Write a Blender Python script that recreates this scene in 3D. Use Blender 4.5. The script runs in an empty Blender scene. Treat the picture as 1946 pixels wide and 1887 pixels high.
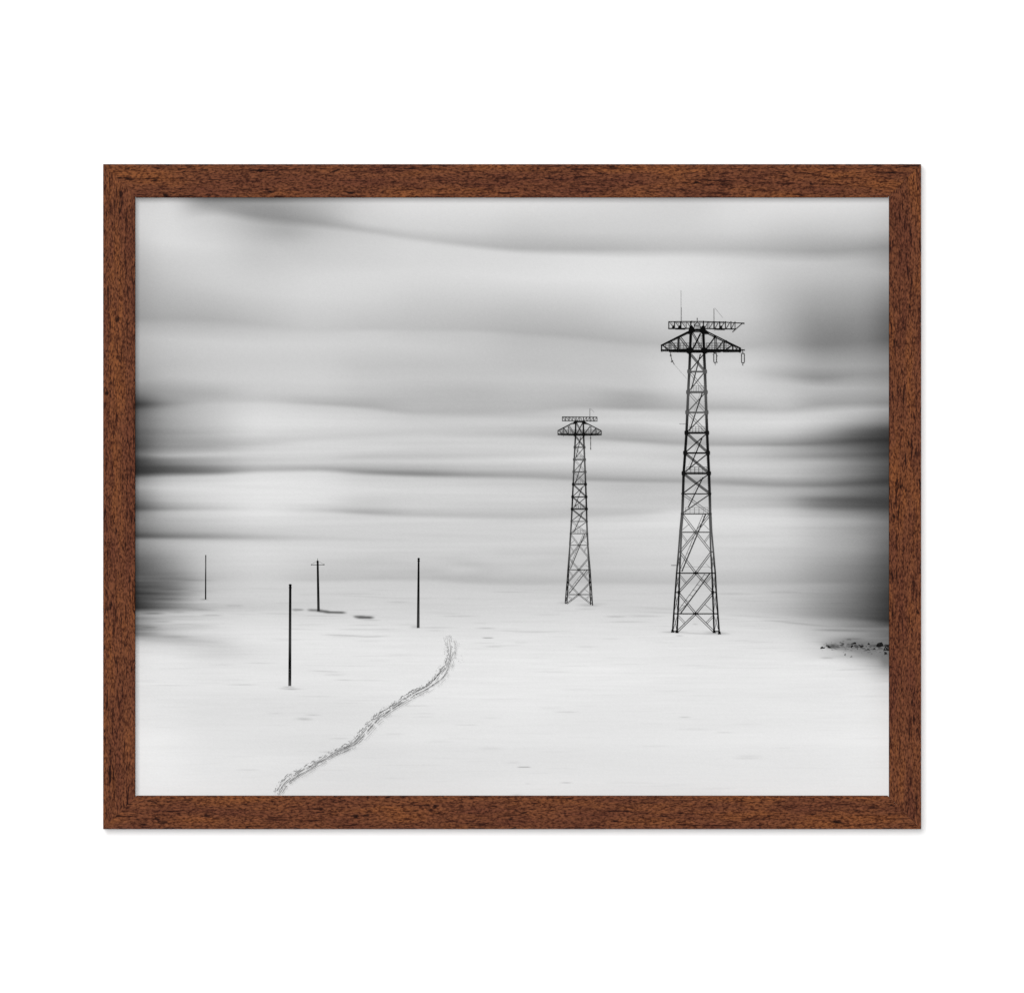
import bpy, bmesh, math, random
import numpy as np
random.seed(7)
rng = np.random.default_rng(11)

S = 0.508 / 1434.0          # metres per photo pixel (a 20 inch wide print)
CX, CY, ZC = 973.0, 943.5, 1.5
FRONT = 0.0140              # frame face, metres in front of the wall
PRINT = 0.0036              # paper surface, recessed in the frame
K = 1.19                    # radiance an ideal white gets on the paper
scene = bpy.context.scene
col = scene.collection

PS = 1.00174               # the printed picture is a hair larger than the opening
def WP(px, py, d):
    return ((px - CX) * S * PS, -d, ZC + (CY - py) * S * PS)
def W(px, py, d):           # pixel-like drawing units on the wall -> world
    return ((px - CX) * S, -d, ZC + (CY - py) * S)

def lin(g):
    c = np.asarray(g, dtype=float) / 255.0
    return np.where(c <= 0.04045, c / 12.92, ((c + 0.055) / 1.055) ** 2.4)

def link(name, me, mat=None, parent=None, label=None):
    o = bpy.data.objects.new(name, me)
    col.objects.link(o)
    if mat: me.materials.append(mat)
    if parent: o.parent = parent
    if label: o['label'] = label
    return o

# ------------------------------------------------------------------ materials
def new_mat(name):
    m = bpy.data.materials.new(name); m.use_nodes = True
    nt = m.node_tree
    b = nt.nodes['Principled BSDF']
    return m, nt, b

def ink_mat():
    m, nt, b = new_mat('printed_ink')
    a = nt.nodes.new('ShaderNodeAttribute'); a.attribute_name = 'tone'
    nt.links.new(a.outputs['Color'], b.inputs['Base Color'])
    b.inputs['Roughness'].default_value = 0.75
    b.inputs['Specular IOR Level'].default_value = 0.0
    return m

def wall_mat():
    m, nt, b = new_mat('white_wall_paint')
    tc = nt.nodes.new('ShaderNodeTexCoord')
    n = nt.nodes.new('ShaderNodeTexNoise'); n.inputs['Scale'].default_value = 260; n.inputs['Detail'].default_value = 3
    r = nt.nodes.new('ShaderNodeValToRGB')
    r.color_ramp.elements[0].color = (0.905, 0.905, 0.905, 1); r.color_ramp.elements[1].color = (0.93, 0.93, 0.93, 1)
    nt.links.new(tc.outputs['Object'], n.inputs['Vector'])
    nt.links.new(n.outputs['Fac'], r.inputs['Fac'])
    nt.links.new(r.outputs['Color'], b.inputs['Base Color'])
    b.inputs['Roughness'].default_value = 0.9
    b.inputs['Specular IOR Level'].default_value = 0.0
    return m

def board_mat():
    m, nt, b = new_mat('backing_card')
    b.inputs['Base Color'].default_value = (0.35, 0.27, 0.19, 1)
    n = nt.nodes.new('ShaderNodeTexNoise'); n.inputs['Scale'].default_value = 400
    bp = nt.nodes.new('ShaderNodeBump'); bp.inputs['Strength'].default_value = 0.1
    nt.links.new(n.outputs['Fac'], bp.inputs['Height']); nt.links.new(bp.outputs['Normal'], b.inputs['Normal'])
    b.inputs['Roughness'].default_value = 0.9
    return m

def wood_mat(seed):
    m, nt, b = new_mat('walnut_veneer')
    N, Lk = nt.nodes, nt.links
    tc = N.new('ShaderNodeTexCoord')
    def mp(sx, sy, off):
        a = N.new('ShaderNodeMapping')
        a.inputs['Scale'].default_value = (sx / S, sy / S, sy / S)
        a.inputs['Location'].default_value = (seed * 17.3 + off, seed * 5.1 + off * 0.7, seed)
        Lk.new(tc.outputs['Object'], a.inputs['Vector']); return a
    def noise(mapn, scale, detail, rough=0.6, dist=0.0):
        n = N.new('ShaderNodeTexNoise'); n.inputs['Scale'].default_value = scale
        n.inputs['Detail'].default_value = detail; n.inputs['Roughness'].default_value = rough
        n.inputs['Distortion'].default_value = dist
        Lk.new(mapn.outputs['Vector'], n.inputs['Vector']); return n
    def ramp(src, pts):
        r = N.new('ShaderNodeValToRGB'); e = r.color_ramp.elements
        while len(e) < len(pts): e.new(0.5)
        for i, (p, c) in enumerate(pts):
            e[i].position = p; e[i].color = (c[0], c[1], c[2], 1)
        Lk.new(src, r.inputs['Fac']); return r
    def c(r, g, bb): return tuple(float(v) for v in lin((r, g, bb)) / 1.02)
    # broad tone
    broad = noise(mp(0.006, 0.035, 3), 1, 3)
    base = ramp(broad.outputs['Fac'], [(0.34, c(90, 51, 35)), (0.5, c(100, 59, 38)), (0.66, c(113, 67, 38))])
    # fine fibre
    fib = noise(mp(0.16, 0.42, 11), 1, 2, 0.6, 0.4)
    fr = ramp(fib.outputs['Fac'], [(0.32, (0.24, 0.17, 0.18)), (0.44, (0.62, 0.54, 0.52)), (0.52, (1, 1, 1)), (0.68, (1.5, 1.45, 1.4))])
    # long dark pores
    por = noise(mp(0.022, 0.26, 29), 1, 4, 0.68, 0.5)
    pr = ramp(por.outputs['Fac'], [(0.35, (0.16, 0.12, 0.15)), (0.40, (0.50, 0.42, 0.43)), (0.45, (1, 1, 1))])
    # short dark flecks
    fl = noise(mp(0.040, 0.10, 47), 1, 2, 0.5, 0.2)
    fk = ramp(fl.outputs['Fac'], [(0.25, (0.15, 0.13, 0.16)), (0.295, (0.38, 0.34, 0.38)), (0.345, (1, 1, 1))])
    def mul(a, bb):
        x = N.new('ShaderNodeMix'); x.data_type = 'RGBA'; x.blend_type = 'MULTIPLY'; x.inputs[0].default_value = 1
        x.clamp_result = False
        Lk.new(a, x.inputs[6]); Lk.new(bb, x.inputs[7]); return x.outputs[2]
    out = mul(mul(mul(base.outputs['Color'], fr.outputs['Color']), pr.outputs['Color']), fk.outputs['Color'])
    vo = N.new('ShaderNodeTexVoronoi'); vo.inputs['Scale'].default_value = 1
    Lk.new(mp(0.016, 0.021, 71).outputs['Vector'], vo.inputs['Vector'])
    ad = N.new('ShaderNodeMath'); ad.operation = 'MULTIPLY_ADD'; ad.inputs[1].default_value = 0.09; Lk.new(fib.outputs['Fac'], ad.inputs[0]); Lk.new(vo.outputs['Distance'], ad.inputs[2])
    sp_ = N.new('ShaderNodeSeparateColor'); Lk.new(vo.outputs['Color'], sp_.inputs[0])
    gt = N.new('ShaderNodeMath'); gt.operation = 'LESS_THAN'; gt.inputs[1].default_value = 0.5; Lk.new(sp_.outputs[0], gt.inputs[0])
    a2 = N.new('ShaderNodeMath'); a2.operation = 'ADD'; Lk.new(gt.outputs[0], a2.inputs[0]); Lk.new(ad.outputs[0], a2.inputs[1])
    kn = ramp(a2.outputs[0], [(0.10, (0.20, 0.17, 0.20)), (0.155, (1, 1, 1))])
    out = mul(out, kn.outputs['Color'])
    Lk.new(out, b.inputs['Base Color'])
    bp = N.new('ShaderNodeBump'); bp.inputs['Strength'].default_value = 0.35; bp.inputs['Distance'].default_value = 0.0002
    Lk.new(por.outputs['Fac'], bp.inputs['Height']); Lk.new(bp.outputs['Normal'], b.inputs['Normal'])
    b.inputs['Roughness'].default_value = 0.62
    b.inputs['Specular IOR Level'].default_value = 0.04
    return m

INK = ink_mat()

# ------------------------------------------------------------------ wall
me = bpy.data.meshes.new('wall')
w = 3.0
me.from_pydata([(-w, 0, ZC - w), (w, 0, ZC - w), (w, 0, ZC + w), (-w, 0, ZC + w)], [], [(0, 1, 2, 3)])
wall = link('wall', me, wall_mat()); wall['kind'] = 'structure'

# ------------------------------------------------------------------ the framed print
root = bpy.data.objects.new('framed_print', None); col.objects.link(root)
root.location = (0, 0, ZC + (CY - 1575) * S)
root.empty_display_size = 0.05
root['label'] = 'brown wood framed black and white photo print of pylons in snow hanging on white wall'
root['category'] = 'framed picture'
OFF = root.location.copy()
def adopt(o):
    o.parent = root
    o.location = (o.location[0] - OFF[0], o.location[1] - OFF[1], o.location[2] - OFF[2])

# frame rails, mitred, with a rabbet that holds the print
RW = 61.0 * S; RH = FRONT - 0.0008; b_ = 0.00035; rab = 0.005
def rail(length, wid, seed, loc, rot, label):
    back = 0.0
    prof = [(0, back), (0, RH - b_), (b_ * 0.3, RH - b_ * 0.3), (b_, RH), (wid - b_, RH), (wid - b_ * 0.3, RH - b_ * 0.3),
            (wid, RH - b_), (wid, PRINT - 0.0008 + 0.0030), (wid - rab, PRINT - 0.0008 + 0.0030), (wid - rab, back)]
    vs, fs = [], []
    n = len(prof); gap = 0.00003
    for sgn in (-1, 1):
        for (u, z) in prof:
            vs.append((sgn * (length / 2 - u - gap), u, z))
    for i in range(n):
        j = (i + 1) % n
        fs.append((i, j, n + j, n + i))
    fs.append(tuple(range(n))[::-1]); fs.append(tuple(range(n, 2 * n)))
    m_ = bpy.data.meshes.new('frame_rail'); m_.from_pydata(vs, [], fs); m_.update()
    bm = bmesh.new(); bm.from_mesh(m_); bmesh.ops.recalc_face_normals(bm, faces=bm.faces); bm.to_mesh(m_); bm.free()
    o = link('frame_rail', m_, wood_mat(seed)); o.location = loc; o.rotation_euler = rot
    adopt(o); o['label'] = label
x0, x1, y0, y1 = 196.0, 1750.5, 312.5, 1575.0
Lh, Lv = (x1 - x0) * S, (y1 - y0) * S
p = lambda a, b: W(a, b, 0.0008)
# local x = along the rail, y = outer edge -> opening, z = towards the viewer
from mathutils import Matrix, Vector
def eul(xa, ya, za): return Matrix((xa, ya, za)).transposed().to_euler()
rail(Lh, 63.0 * S, 1, p(CX, y0), eul((-1, 0, 0), (0, 0, -1), (0, -1, 0)), 'top rail of the brown wood frame, grain running across')
rail(Lh, 63.0 * S, 2, p(CX, y1), eul((1, 0, 0), (0, 0, 1), (0, -1, 0)), 'bottom rail of the brown wood frame, shadow falling below it')
rail(Lv, 60.5 * S, 3, p(x0, CY + .25), eul((0, 0, -1), (1, 0, 0), (0, -1, 0)), 'left upright rail of the brown wood frame with dark flecks')
rail(Lv, 60.5 * S, 4, p(x1, CY + .25), eul((0, 0, 1), (-1, 0, 0), (0, -1, 0)), 'right upright rail of the brown wood frame beside the dark sky edge')

# backing card behind the paper
bx0, bx1, by0, by1 = x0 + 61 - 12, x1 - 61 + 12, y0 + 63 - 12, y1 - 63 + 12
d0, d1 = 0.0012, PRINT - 0.0004
vs = [W(a, c, d) for d in (d0, d1) for (a, c) in ((bx0, by0), (bx1, by0), (bx1, by1), (bx0, by1))]
me = bpy.data.meshes.new('backing_board')
me.from_pydata(vs, [], [(0, 1, 2, 3), (7, 6, 5, 4), (0, 4, 5, 1), (1, 5, 6, 2), (2, 6, 7, 3), (3, 7, 4, 0)])
bb = link('backing_board', me, board_mat()); adopt(bb)

# ------------------------------------------------------------------ tones of the printed picture
KX = [257, 320, 400, 500, 600, 700, 800, 900, 1000, 1100, 1200, 1300, 1400, 1480, 1560, 1630, 1690]
ROWS = """
376/195 376/212 376/145 376/140 376/178 376/208 376/222 376/222 376/221 376/220 376/216 376/212 376/222 376/222 376/222 376/222 376/220
388/208 388/214 386/150 388/156 388/182 388/212 388/222 388/222 388/221 388/219 388/216 388/212 388/220 388/222 388/222 388/220 388/214
398/212 398/216 391/158 395/150 402/174 425/204 436/208 440/207 440/201 442/203 440/205 440/205 440/208 440/200 440/195 440/195 435/190
415/214 410/217 397/170 411/146 423/160 438/182 453/190 465/184 473/177 474/177 474/183 474/189 474/185 476/175 478/163 474/160 470/148
430/212 430/218 412/203 428/185 436/193 447/203 463/212 475/213 484/213 488/217 491/219 490/218 494/211 499/204 500/195 495/185 492/163
450/205 460/218 470/214 470/198 520/209 520/214 515/216 520/216 530/217 530/220 535/222 530/220 530/212 520/198 520/190 515/187 520/175
520/176 530/192 545/198 560/204 565/211 570/208 565/203 570/202 580/198 590/198 600/203 600/208 600/205 600/182 610/150 605/148 600/115
606/158 605/170 607/175 617/187 626/197 624/192 625/189 626/185 632/179 639/177 650/179 655/186 660/183 652/166 655/134 650/136 645/98
618/172 616/180 622/187 632/198 636/203 632/203 633/197 634/197 642/189 650/189 660/190 668/200 670/198 675/183 683/158 680/153 675/135
640/182 645/195 650/202 655/207 655/208 655/205 660/203 665/198 670/192 675/193 685/197 695/209 693/208 690/190 697/165 695/163 695/148
690/172 690/187 690/198 690/203 690/205 697/197 692/196 690/197 695/194 700/195 710/197 715/211 705/205 712/178 718/143 712/152 710/138
725/155 715/187 720/199 722/205 722/206 725/199 720/198 722/198 720/200 725/198 735/198 735/212 730/212 730/200 737/185 738/175 738/158
742/125 745/155 748/172 745/198 748/198 752/188 745/187 740/187 745/191 745/189 750/174 757/195 755/204 752/200 752/175 748/165 750/150
768/62 766/148 763/178 762/193 766/178 773/170 783/180 783/180 780/183 772/179 775/166 775/180 775/182 780/188 768/162 766/155 765/132
780/92 775/162 770/190 769/208 773/200 780/197 793/198 795/198 790/195 781/198 783/205 785/202 788/208 790/208 785/200 780/188 778/160
800/98 805/155 805/190 805/217 800/214 800/208 800/203 802/204 805/204 803/206 800/209 808/212 803/213 803/214 800/200 800/165 800/125
825/82 825/143 825/178 820/213 815/211 812/207 812/203 812/198 812/195 815/190 820/188 825/194 825/203 825/195 820/165 818/108 815/70
850/68 850/138 848/161 843/193 833/204 826/200 822/196 826/193 826/187 830/175 836/167 843/171 845/167 845/148 842/112 838/70 836/44
857/85 857/153 857/180 852/206 843/212 836/208 830/206 834/205 834/203 838/200 844/205 850/204 850/203 850/183 850/145 848/100 845/56
862/100 866/176 864/200 862/212 858/214 855/211 848/207 846/208 848/208 850/210 852/211 858/206 860/205 860/187 860/152 860/112 858/66
873/66 873/138 873/172 873/200 873/203 868/191 868/190 866/194 862/198 861/206 866/205 868/198 868/195 868/175 867/138 866/100 866/60
880/56 882/118 882/163 882/200 880/205 875/205 876/207 876/208 876/210 876/212 878/212 880/210 880/208 880/198 878/172 878/128 876/85
890/50 888/92 888/138 884/190 884/190 887/183 890/178 892/185 893/189 895/191 900/188 905/186 903/195 905/190 905/160 903/122 900/76
900/52 897/85 897/118 893/178 891/170 897/143 901/135 903/153 905/159 910/159 913/164 915/165 918/154 921/148 922/122 918/86 915/56
910/125 907/182 905/205 901/222 899/220 905/205 909/204 911/201 913/198 915/195 919/190 922/192 926/190 930/180 930/152 930/115 930/84
925/150 928/205 928/220 930/226 930/222 930/213 930/208 932/208 932/206 935/202 935/194 935/196 937/195 937/180 940/143 940/105 940/76
950/108 952/183 952/212 952/224 955/218 962/195 962/200 958/200 955/203 950/200 945/197 950/196 948/192 948/175 948/115 948/84 948/66
966/70 967/148 967/190 967/219 969/197 974/165 978/184 981/186 983/186 981/187 976/192 965/200 962/195 960/178 962/118 963/86 963/64
974/118 973/185 972/212 973/222 975/210 981/205 985/205 987/204 988/203 987/206 984/208 974/215 972/210 970/200 972/160 973/126 974/90
990/128 990/175 990/200 990/214 992/210 995/207 998/205 1000/205 1000/206 1000/210 995/215 990/220 988/218 988/212 988/185 988/158 990/115
1008/103 1008/155 1008/185 1010/203 1012/206 1012/205 1010/204 1012/205 1012/206 1012/209 1008/212 1005/215 1005/215 1005/208 1008/180 1008/148 1008/110
1019/66 1020/115 1021/150 1022/182 1023/196 1025/201 1025/203 1025/203 1025/204 1025/206 1020/205 1018/208 1020/207 1020/205 1020/178 1020/152 1020/110
1026/135 1027/175 1028/198 1029/208 1030/208 1032/206 1035/203 1035/202 1035/203 1035/205 1032/208 1030/210 1030/210 1030/205 1032/180 1032/152 1032/100
1055/108 1055/163 1055/198 1055/212 1055/206 1058/200 1058/198 1058/197 1058/195 1055/196 1055/203 1055/206 1055/204 1055/195 1055/172 1055/142 1055/90
1080/82 1080/140 1080/195 1080/209 1080/202 1080/194 1080/194 1080/191 1080/195 1080/197 1080/200 1080/202 1080/199 1080/188 1080/158 1080/126 1080/80
1098/80 1098/112 1098/184 1100/204 1102/191 1100/188 1098/182 1105/183 1107/185 1105/186 1106/188 1108/190 1108/188 1106/178 1105/148 1105/116 1105/70
1108/75 1108/118 1108/190 1108/207 1108/207 1106/205 1106/203 1112/202 1114/200 1112/198 1113/203 1113/203 1114/200 1114/190 1112/163 1112/122 1112/72
1130/56 1130/112 1130/195 1130/208 1130/206 1130/207 1130/208 1130/208 1130/206 1130/206 1130/207 1130/206 1130/204 1130/190 1130/153 1130/112 1130/60
1155/48 1155/122 1155/187 1155/201 1155/207 1155/210 1155/207 1155/208 1155/210 1150/208 1160/206 1160/205 1160/200 1165/183 1168/143 1173/100 1180/50
1166/138 1168/190 1168/208 1168/214 1170/212 1170/212 1168/212 1165/212 1165/213 1160/213 1170/214 1170/215 1170/212 1175/200 1181/172 1183/132 1192/100
1195/118 1195/190 1195/215 1200/225 1200/226 1200/224 1200/220 1200/220 1200/222 1200/222 1200/222 1200/220 1200/219 1200/213 1203/187 1203/145 1205/104
1208/140 1212/186 1218/213 1218/227 1218/228 1218/228 1218/225 1218/226 1218/226 1218/226 1218/226 1218/224 1218/222 1218/220 1218/200 1218/160 1218/108
1218/205 1225/215 1235/213 1240/225 1240/228 1240/228 1240/228 1240/228 1240/228 1240/228 1240/228 1240/227 1240/226 1240/226 1243/208 1248/172 1250/118
1240/222 1250/226 1260/223 1260/226 1260/228 1260/228 1260/228 1260/228 1260/229 1260/229 1260/229 1260/228 1260/228 1260/229 1260/228 1266/215 1272/160
1300/226 1300/226 1300/224 1300/226 1300/226 1300/227 1300/228 1300/228 1300/229 1300/229 1300/228 1300/228 1300/228 1300/229 1300/229 1300/229 1300/215
1360/228 1360/226 1360/222 1360/223 1360/223 1360/225 1360/228 1360/228 1360/229 1360/228 1360/228 1360/228 1360/228 1360/229 1360/229 1360/229 1360/227
1450/233 1450/231 1450/226 1450/225 1450/224 1450/224 1450/225 1450/226 1450/228 1450/227 1450/226 1450/227 1450/228 1450/228 1450/229 1450/230 1450/231
1514/231 1514/231 1514/229 1514/227 1514/225 1514/225 1514/225 1514/226 1514/227 1514/227 1514/227 1514/227 1514/228 1514/229 1514/230 1514/231 1514/232
"""
rows = [[tuple(float(v) for v in t.split('/')) for t in r.split()] for r in ROWS.strip().splitlines()]
NX, NY = 725, 912
PX = np.linspace(252, 1696, NX); PY = np.linspace(371, 1518, NY)
dx, dy = PX[1] - PX[0], PY[1] - PY[0]

def gblur(a, s, axis, mode='edge'):
    r = int(max(1, math.ceil(3 * s))); k = np.exp(-0.5 * (np.arange(-r, r + 1) / s) ** 2); k /= k.sum()
    pad = [(0, 0), (0, 0)]; pad[axis] = (r, r); b = np.pad(a, pad, mode=mode); out = np.zeros_like(a); n = a.shape[axis]
    for i, kv in enumerate(k):
        out += kv * (b[i:i + n, :] if axis == 0 else b[:, i:i + n])
    return out

def pchip(xk, yk, x):
    xk = np.array(xk, float); yk = np.array(yk, float); h = np.diff(xk); d = np.diff(yk) / h
    m = np.zeros_like(yk); m[0] = d[0]; m[-1] = d[-1]
    for i in range(1, len(xk) - 1):
        if d[i - 1] * d[i] > 0:
            w1 = 2 * h[i] + h[i - 1]; w2 = h[i] + 2 * h[i - 1]
            m[i] = (w1 + w2) / (w1 / d[i - 1] + w2 / d[i])
    x = np.clip(x, xk[0], xk[-1]); i = np.clip(np.searchsorted(xk, x) - 1, 0, len(xk) - 2)
    t = (x - xk[i]) / h[i]
    return ((1 + 2 * t) * (1 - t) ** 2 * yk[i] + t * (1 - t) ** 2 * h[i] * m[i]
            + t * t * (3 - 2 * t) * yk[i + 1] + t * t * (t - 1) * h[i] * m[i + 1])

Yc = np.array([pchip(KX, [c[0] for c in r], PX) for r in rows])
Gc = np.array([pchip(KX, [c[1] for c in r], PX) for r in rows])
for i in range(1, len(rows)): Yc[i] = np.maximum(Yc[i], Yc[i - 1] + 1.2)
G = np.zeros((NY, NX))
for j in range(NX):
    G[:, j] = np.interp(PY, Yc[:, j], Gc[:, j])
G = gblur(G, 1.3, 0); G = gblur(G, 4, 1)
XX, YY = np.meshgrid(PX, PY)

def sm(x, a, b):
    t = np.clip((x - a) / (b - a), 0, 1); return t * t * (3 - 2 * t)
def nz(sx, sy):
    n = gblur(gblur(rng.standard_normal((NY, NX)), sx, 1, 'wrap'), sy, 0, 'wrap'); return n / n.std()
# wispy cloud drift, all over the sky
G += nz(60, 14) * 1.6 * (1 - sm(YY, 1060, 1110)) + (nz(45, 2.5) * 1.1 + nz(26, 1.3) * .8) * sm(YY, 640, 900) * (1 - sm(YY, 1060, 1110))
# mottled far clouds just above the horizon
mott = sm(YY, 1035, 1060) * (1 - sm(YY, 1095, 1106)) * np.exp(-((XX - 900) / 190) ** 2)
G += nz(14, 4) * 3.2 * mott
# wind-blown streaks on the snow
sn = sm(YY, 1100, 1130)
st = nz(15, 0.9) * .75 + nz(34, 0.9) * .45
G += st * 1.35 * sn * (1 - 0.6 * sm(YY, 1260, 1420))
G -= np.maximum(nz(13, 0.7) - 1.3, 0) * 7 * sn * (1 - 0.55 * sm(YY, 1230, 1400))
lf = (1 - sm(XX, 300, 470)) * sm(YY, 1085, 1105) * (1 - sm(YY, 1200, 1230))
G += nz(24, 1.3) * 6 * lf
rt = sm(XX, 1520, 1640) * sm(YY, 1182, 1192) * (1 - sm(YY, 1235, 1265))
G += nz(30, 1.5) * 5 * rt
G += nz(60, 10) * 1.0 * sm(YY, 1200, 1260)

def streak(xa, xb, y, hh, tone, soft=8, slope=0.0, a=1.0):
    global G
    hh = hh * 1.15
    yy = y + slope * (XX - (xa + xb) / 2)
    m = sm(XX, xa - soft, xa + soft) * (1 - sm(XX, xb - soft, xb + soft)) * np.exp(-((YY - yy) / hh) ** 2)
    G = G * (1 - a * m) + np.minimum(G, tone) * a * m
for s in [(556, 576, 1158.5, 1.5, 150, 5, 0.02), (559, 566, 1161, 1.2, 165, 3), (586, 612, 1159.5, 2.0, 128, 6, 0.03), (604, 624, 1161.5, 2.0, 105, 6, 0.05),
          (618, 655, 1163.6, 1.8, 92, 7, 0.02), (678, 708, 1173.2, 2.1, 82, 7, 0.01), (673, 692, 1171.5, 1.5, 120, 5), (690, 720, 1178.6, 1.0, 175, 6),
          (580, 640, 1170, 1.0, 188, 10), (500, 560, 1166, 1.4, 190, 15, .02), (670, 720, 1188, 1.2, 195, 15), (650, 750, 1196, 1.2, 195, 15),
          (622, 690, 1207.5, 1.2, 180, 14, 0.04), (690, 730, 1209.5, 1.2, 178, 12, -0.03), (680, 720, 1218, 2.5, 214, 12),
          (595, 640, 1275.5, 1.2, 182, 12, 0.04), (620, 652, 1282, 2.5, 205, 8), (642, 665, 1292, 1.2, 186, 8),
          (430, 460, 1151, 2.2, 176, 5), (355, 400, 1158, 2.2, 150, 12, .03), (272, 306, 1165.5, 1.8, 100, 10), (330, 345, 1163, 2, 150, 10),
          (386, 418, 1169, 1.8, 172, 6), (300, 380, 1171.5, 1.5, 175, 20), (290, 322, 1181, 2.0, 160, 8), (268, 296, 1192, 1.5, 110, 8),
          (305, 350, 1210, 3, 172, 14), (310, 420, 1217, 3.5, 195, 25, .08), (370, 440, 1228, 3, 205, 20, .05), (410, 440, 1263, 1.5, 205, 10),
          (440, 480, 1301, 1.2, 182, 12), (430, 465, 1292, 3, 216, 15), (515, 530, 1355.5, 1.2, 190, 8), (585, 604, 1358.5, 1.5, 176, 8), (568, 588, 1366, 2.6, 164, 9, .03),
          (455, 485, 1462.5, 1.2, 196, 8), (630, 660, 1403, 1.2, 190, 10), (612, 632, 1428.5, 1.4, 180, 8), (460, 520, 1330, 4, 217, 20),
          (300, 340, 1420, 6, 224, 30), (740, 760, 1394.5, 1.8, 196, 12), (795, 820, 1355.5, 1.3, 200, 12), (790, 820, 1362, 1.8, 212, 10), (820, 850, 1409, 2.0, 212, 14),
          (910, 938, 1193.6, 1.4, 176, 8), (905, 920, 1184, 1.2, 195, 10), (918, 936, 1212, 0.9, 110, 3), (900, 945, 1222, 1.3, 205, 12), (925, 950, 1228.5, 1.1, 185, 8),
          (870, 900, 1170.5, 1.6, 188, 14), (830, 870, 1166, 1.2, 196, 10), (840, 880, 1171, 1.1, 190, 10), (1155, 1185, 1171.5, 1.6, 172, 7), (1020, 1060, 1168, 2, 200, 16),
          (980, 1000, 1221, 2.2, 213, 6), (1150, 1175, 1214, 1.8, 208, 8), (1100, 1130, 1229, 2.0, 208, 10), (1060, 1095, 1352.8, 1.4, 190, 10), (1030, 1065, 1345, 2.5, 217, 12),
          (1292, 1310, 1362.6, 1.1, 175, 5), (1365, 1388, 1391.6, 1.4, 203, 8), (985, 1007, 1457.4, 1.0, 110, 3), (1068, 1084, 1487, 1.1, 160, 5), (1000, 1006, 1489, 1.0, 190, 3),
          (870, 905, 1377.5, 1.2, 203, 8), (920, 945, 1364, 1.5, 211, 10), (915, 950, 1422, 3, 208, 10), (965, 985, 1449, 2, 205, 8), (1405, 1440, 1437, 2.5, 208, 12), (1400, 1440, 1441, 1.5, 205, 8),
          (1220, 1260, 1418, 2, 216, 15), (1395, 1440, 1376, 1.4, 214, 15), (1475, 1500, 1421, 1.4, 214, 12), (975, 990, 1510, 1.5, 180, 5),
          (1262, 1300, 1201, 1.6, 165, 8), (1300, 1362, 1204, 1.4, 180, 10, .05), (1345, 1380, 1203, 2.4, 150, 10, .05), (1286, 1296, 1208, 1.4, 175, 4),
          (1300, 1350, 1180, 5, 208, 20), (1225, 1290, 1164, 1.5, 190, 16, .03), (1200, 1290, 1155.5, 2.0, 196, 24, .06), (1308, 1316, 1175, 1.2, 170, 3), (1318, 1324, 1186, 1.2, 160, 3),
          (1066, 1076, 1145.5, 2.2, 172, 7), (1105, 1135, 1150, 2.8, 165, 10, .02), (1100, 1125, 1157.5, 1.8, 188, 10), (1130, 1150, 1147.5, 1, 190, 8),
          (540, 558, 1305.2, 1.0, 150, 4), (544, 564, 1309, 1.7, 135, 8), (532, 545, 1308, 1.2, 185, 6), (560, 580, 1309, 1.2, 205, 6),
          (784, 794, 1191, 2.6, 165, 6), (800, 850, 1192.4, 1.4, 188, 18), (760, 790, 1187, 1.5, 200, 14), (815, 840, 1198, 1.5, 200, 8),
          (383, 392, 1139, 1.4, 130, 4), (300, 380, 1102, 2.2, 128, 25, .02), (280, 340, 1120, 2, 92, 20), (300, 380, 1123, 2, 150, 25), (270, 330, 1138, 2.5, 80, 25),
          (480, 560, 1119, 1.4, 196, 25, .03), (640, 760, 1134, 1.6, 196, 25, .05), (600, 700, 1127, 1.4, 200, 25), (745, 770, 1144, 1.5, 188, 8), (760, 830, 1137, 1.6, 198, 18),
          (1400, 1560, 1174, 2.0, 188, 30, .06), (1480, 1640, 1189, 2.0, 160, 30, .10), (1560, 1680, 1198, 2.0, 128, 20, .02), (1540, 1600, 1207, 2.0, 182, 20)]:
    s = list(s) + [8, 0.0, 1.0][len(s) - 5:]
    main = 540 < s[0] < 700 and 1157 < s[2] < 1175 and s[4] < 160
    if not main:
        s[7] = .62 if s[2] < 1240 else .5; s[3] *= .8; s[5] *= 1.6
    streak(*s)
for (cx, cy, rx, ry, a) in [(545, 440, 55, 22, 14), (290, 770, 60, 10, 18), (1600, 640, 70, 30, 10), (300, 1060, 50, 20, 8), (330, 1214, 90, 12, 14), (440, 1240, 90, 16, 7), (640, 1400, 160, 60, 4), (1000, 1440, 130, 30, 3), (255, 1430, 90, 120, -4), (1650, 1400, 90, 90, -3), (1180, 1290, 160, 40, -2)]:
    G -= a * np.exp(-((XX - cx) / rx) ** 2 - ((YY - cy) / ry) ** 2)
# grey drift under the rocks
for (cx, cy, rx, ry, t, sl) in [(1645, 1223, 70, 9, 112, .05), (1590, 1229, 22, 4.5, 128, .12), (1618, 1233, 40, 6, 138, .15), (1665, 1240, 40, 9, 128, .18),
                                (1572, 1250, 12, 1.6, 180, 0), (1622, 1214, 18, 2.0, 120, 0), (1582, 1228, 10, 3.2, 95, .1), (1688, 1256, 14, 12, 120, .2)]:
    yy = cy + sl * (XX - cx)
    m = 0.85 * np.exp(-(np.abs((XX - cx) / rx) ** 3) - ((YY - yy) / ry) ** 2)
    G = G * (1 - m) + np.minimum(G, t) * m
# faint double exposure ghost of a mast
for (xa, xb, y, hh, t) in [(1466, 1474, 770, 1.5, 186), (1470, 1480, 775, 1.2, 184), (1471, 1479, 779, 1.0, 186)]: streak(xa, xb, y, hh, t, 2, 0.3, .6)
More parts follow.
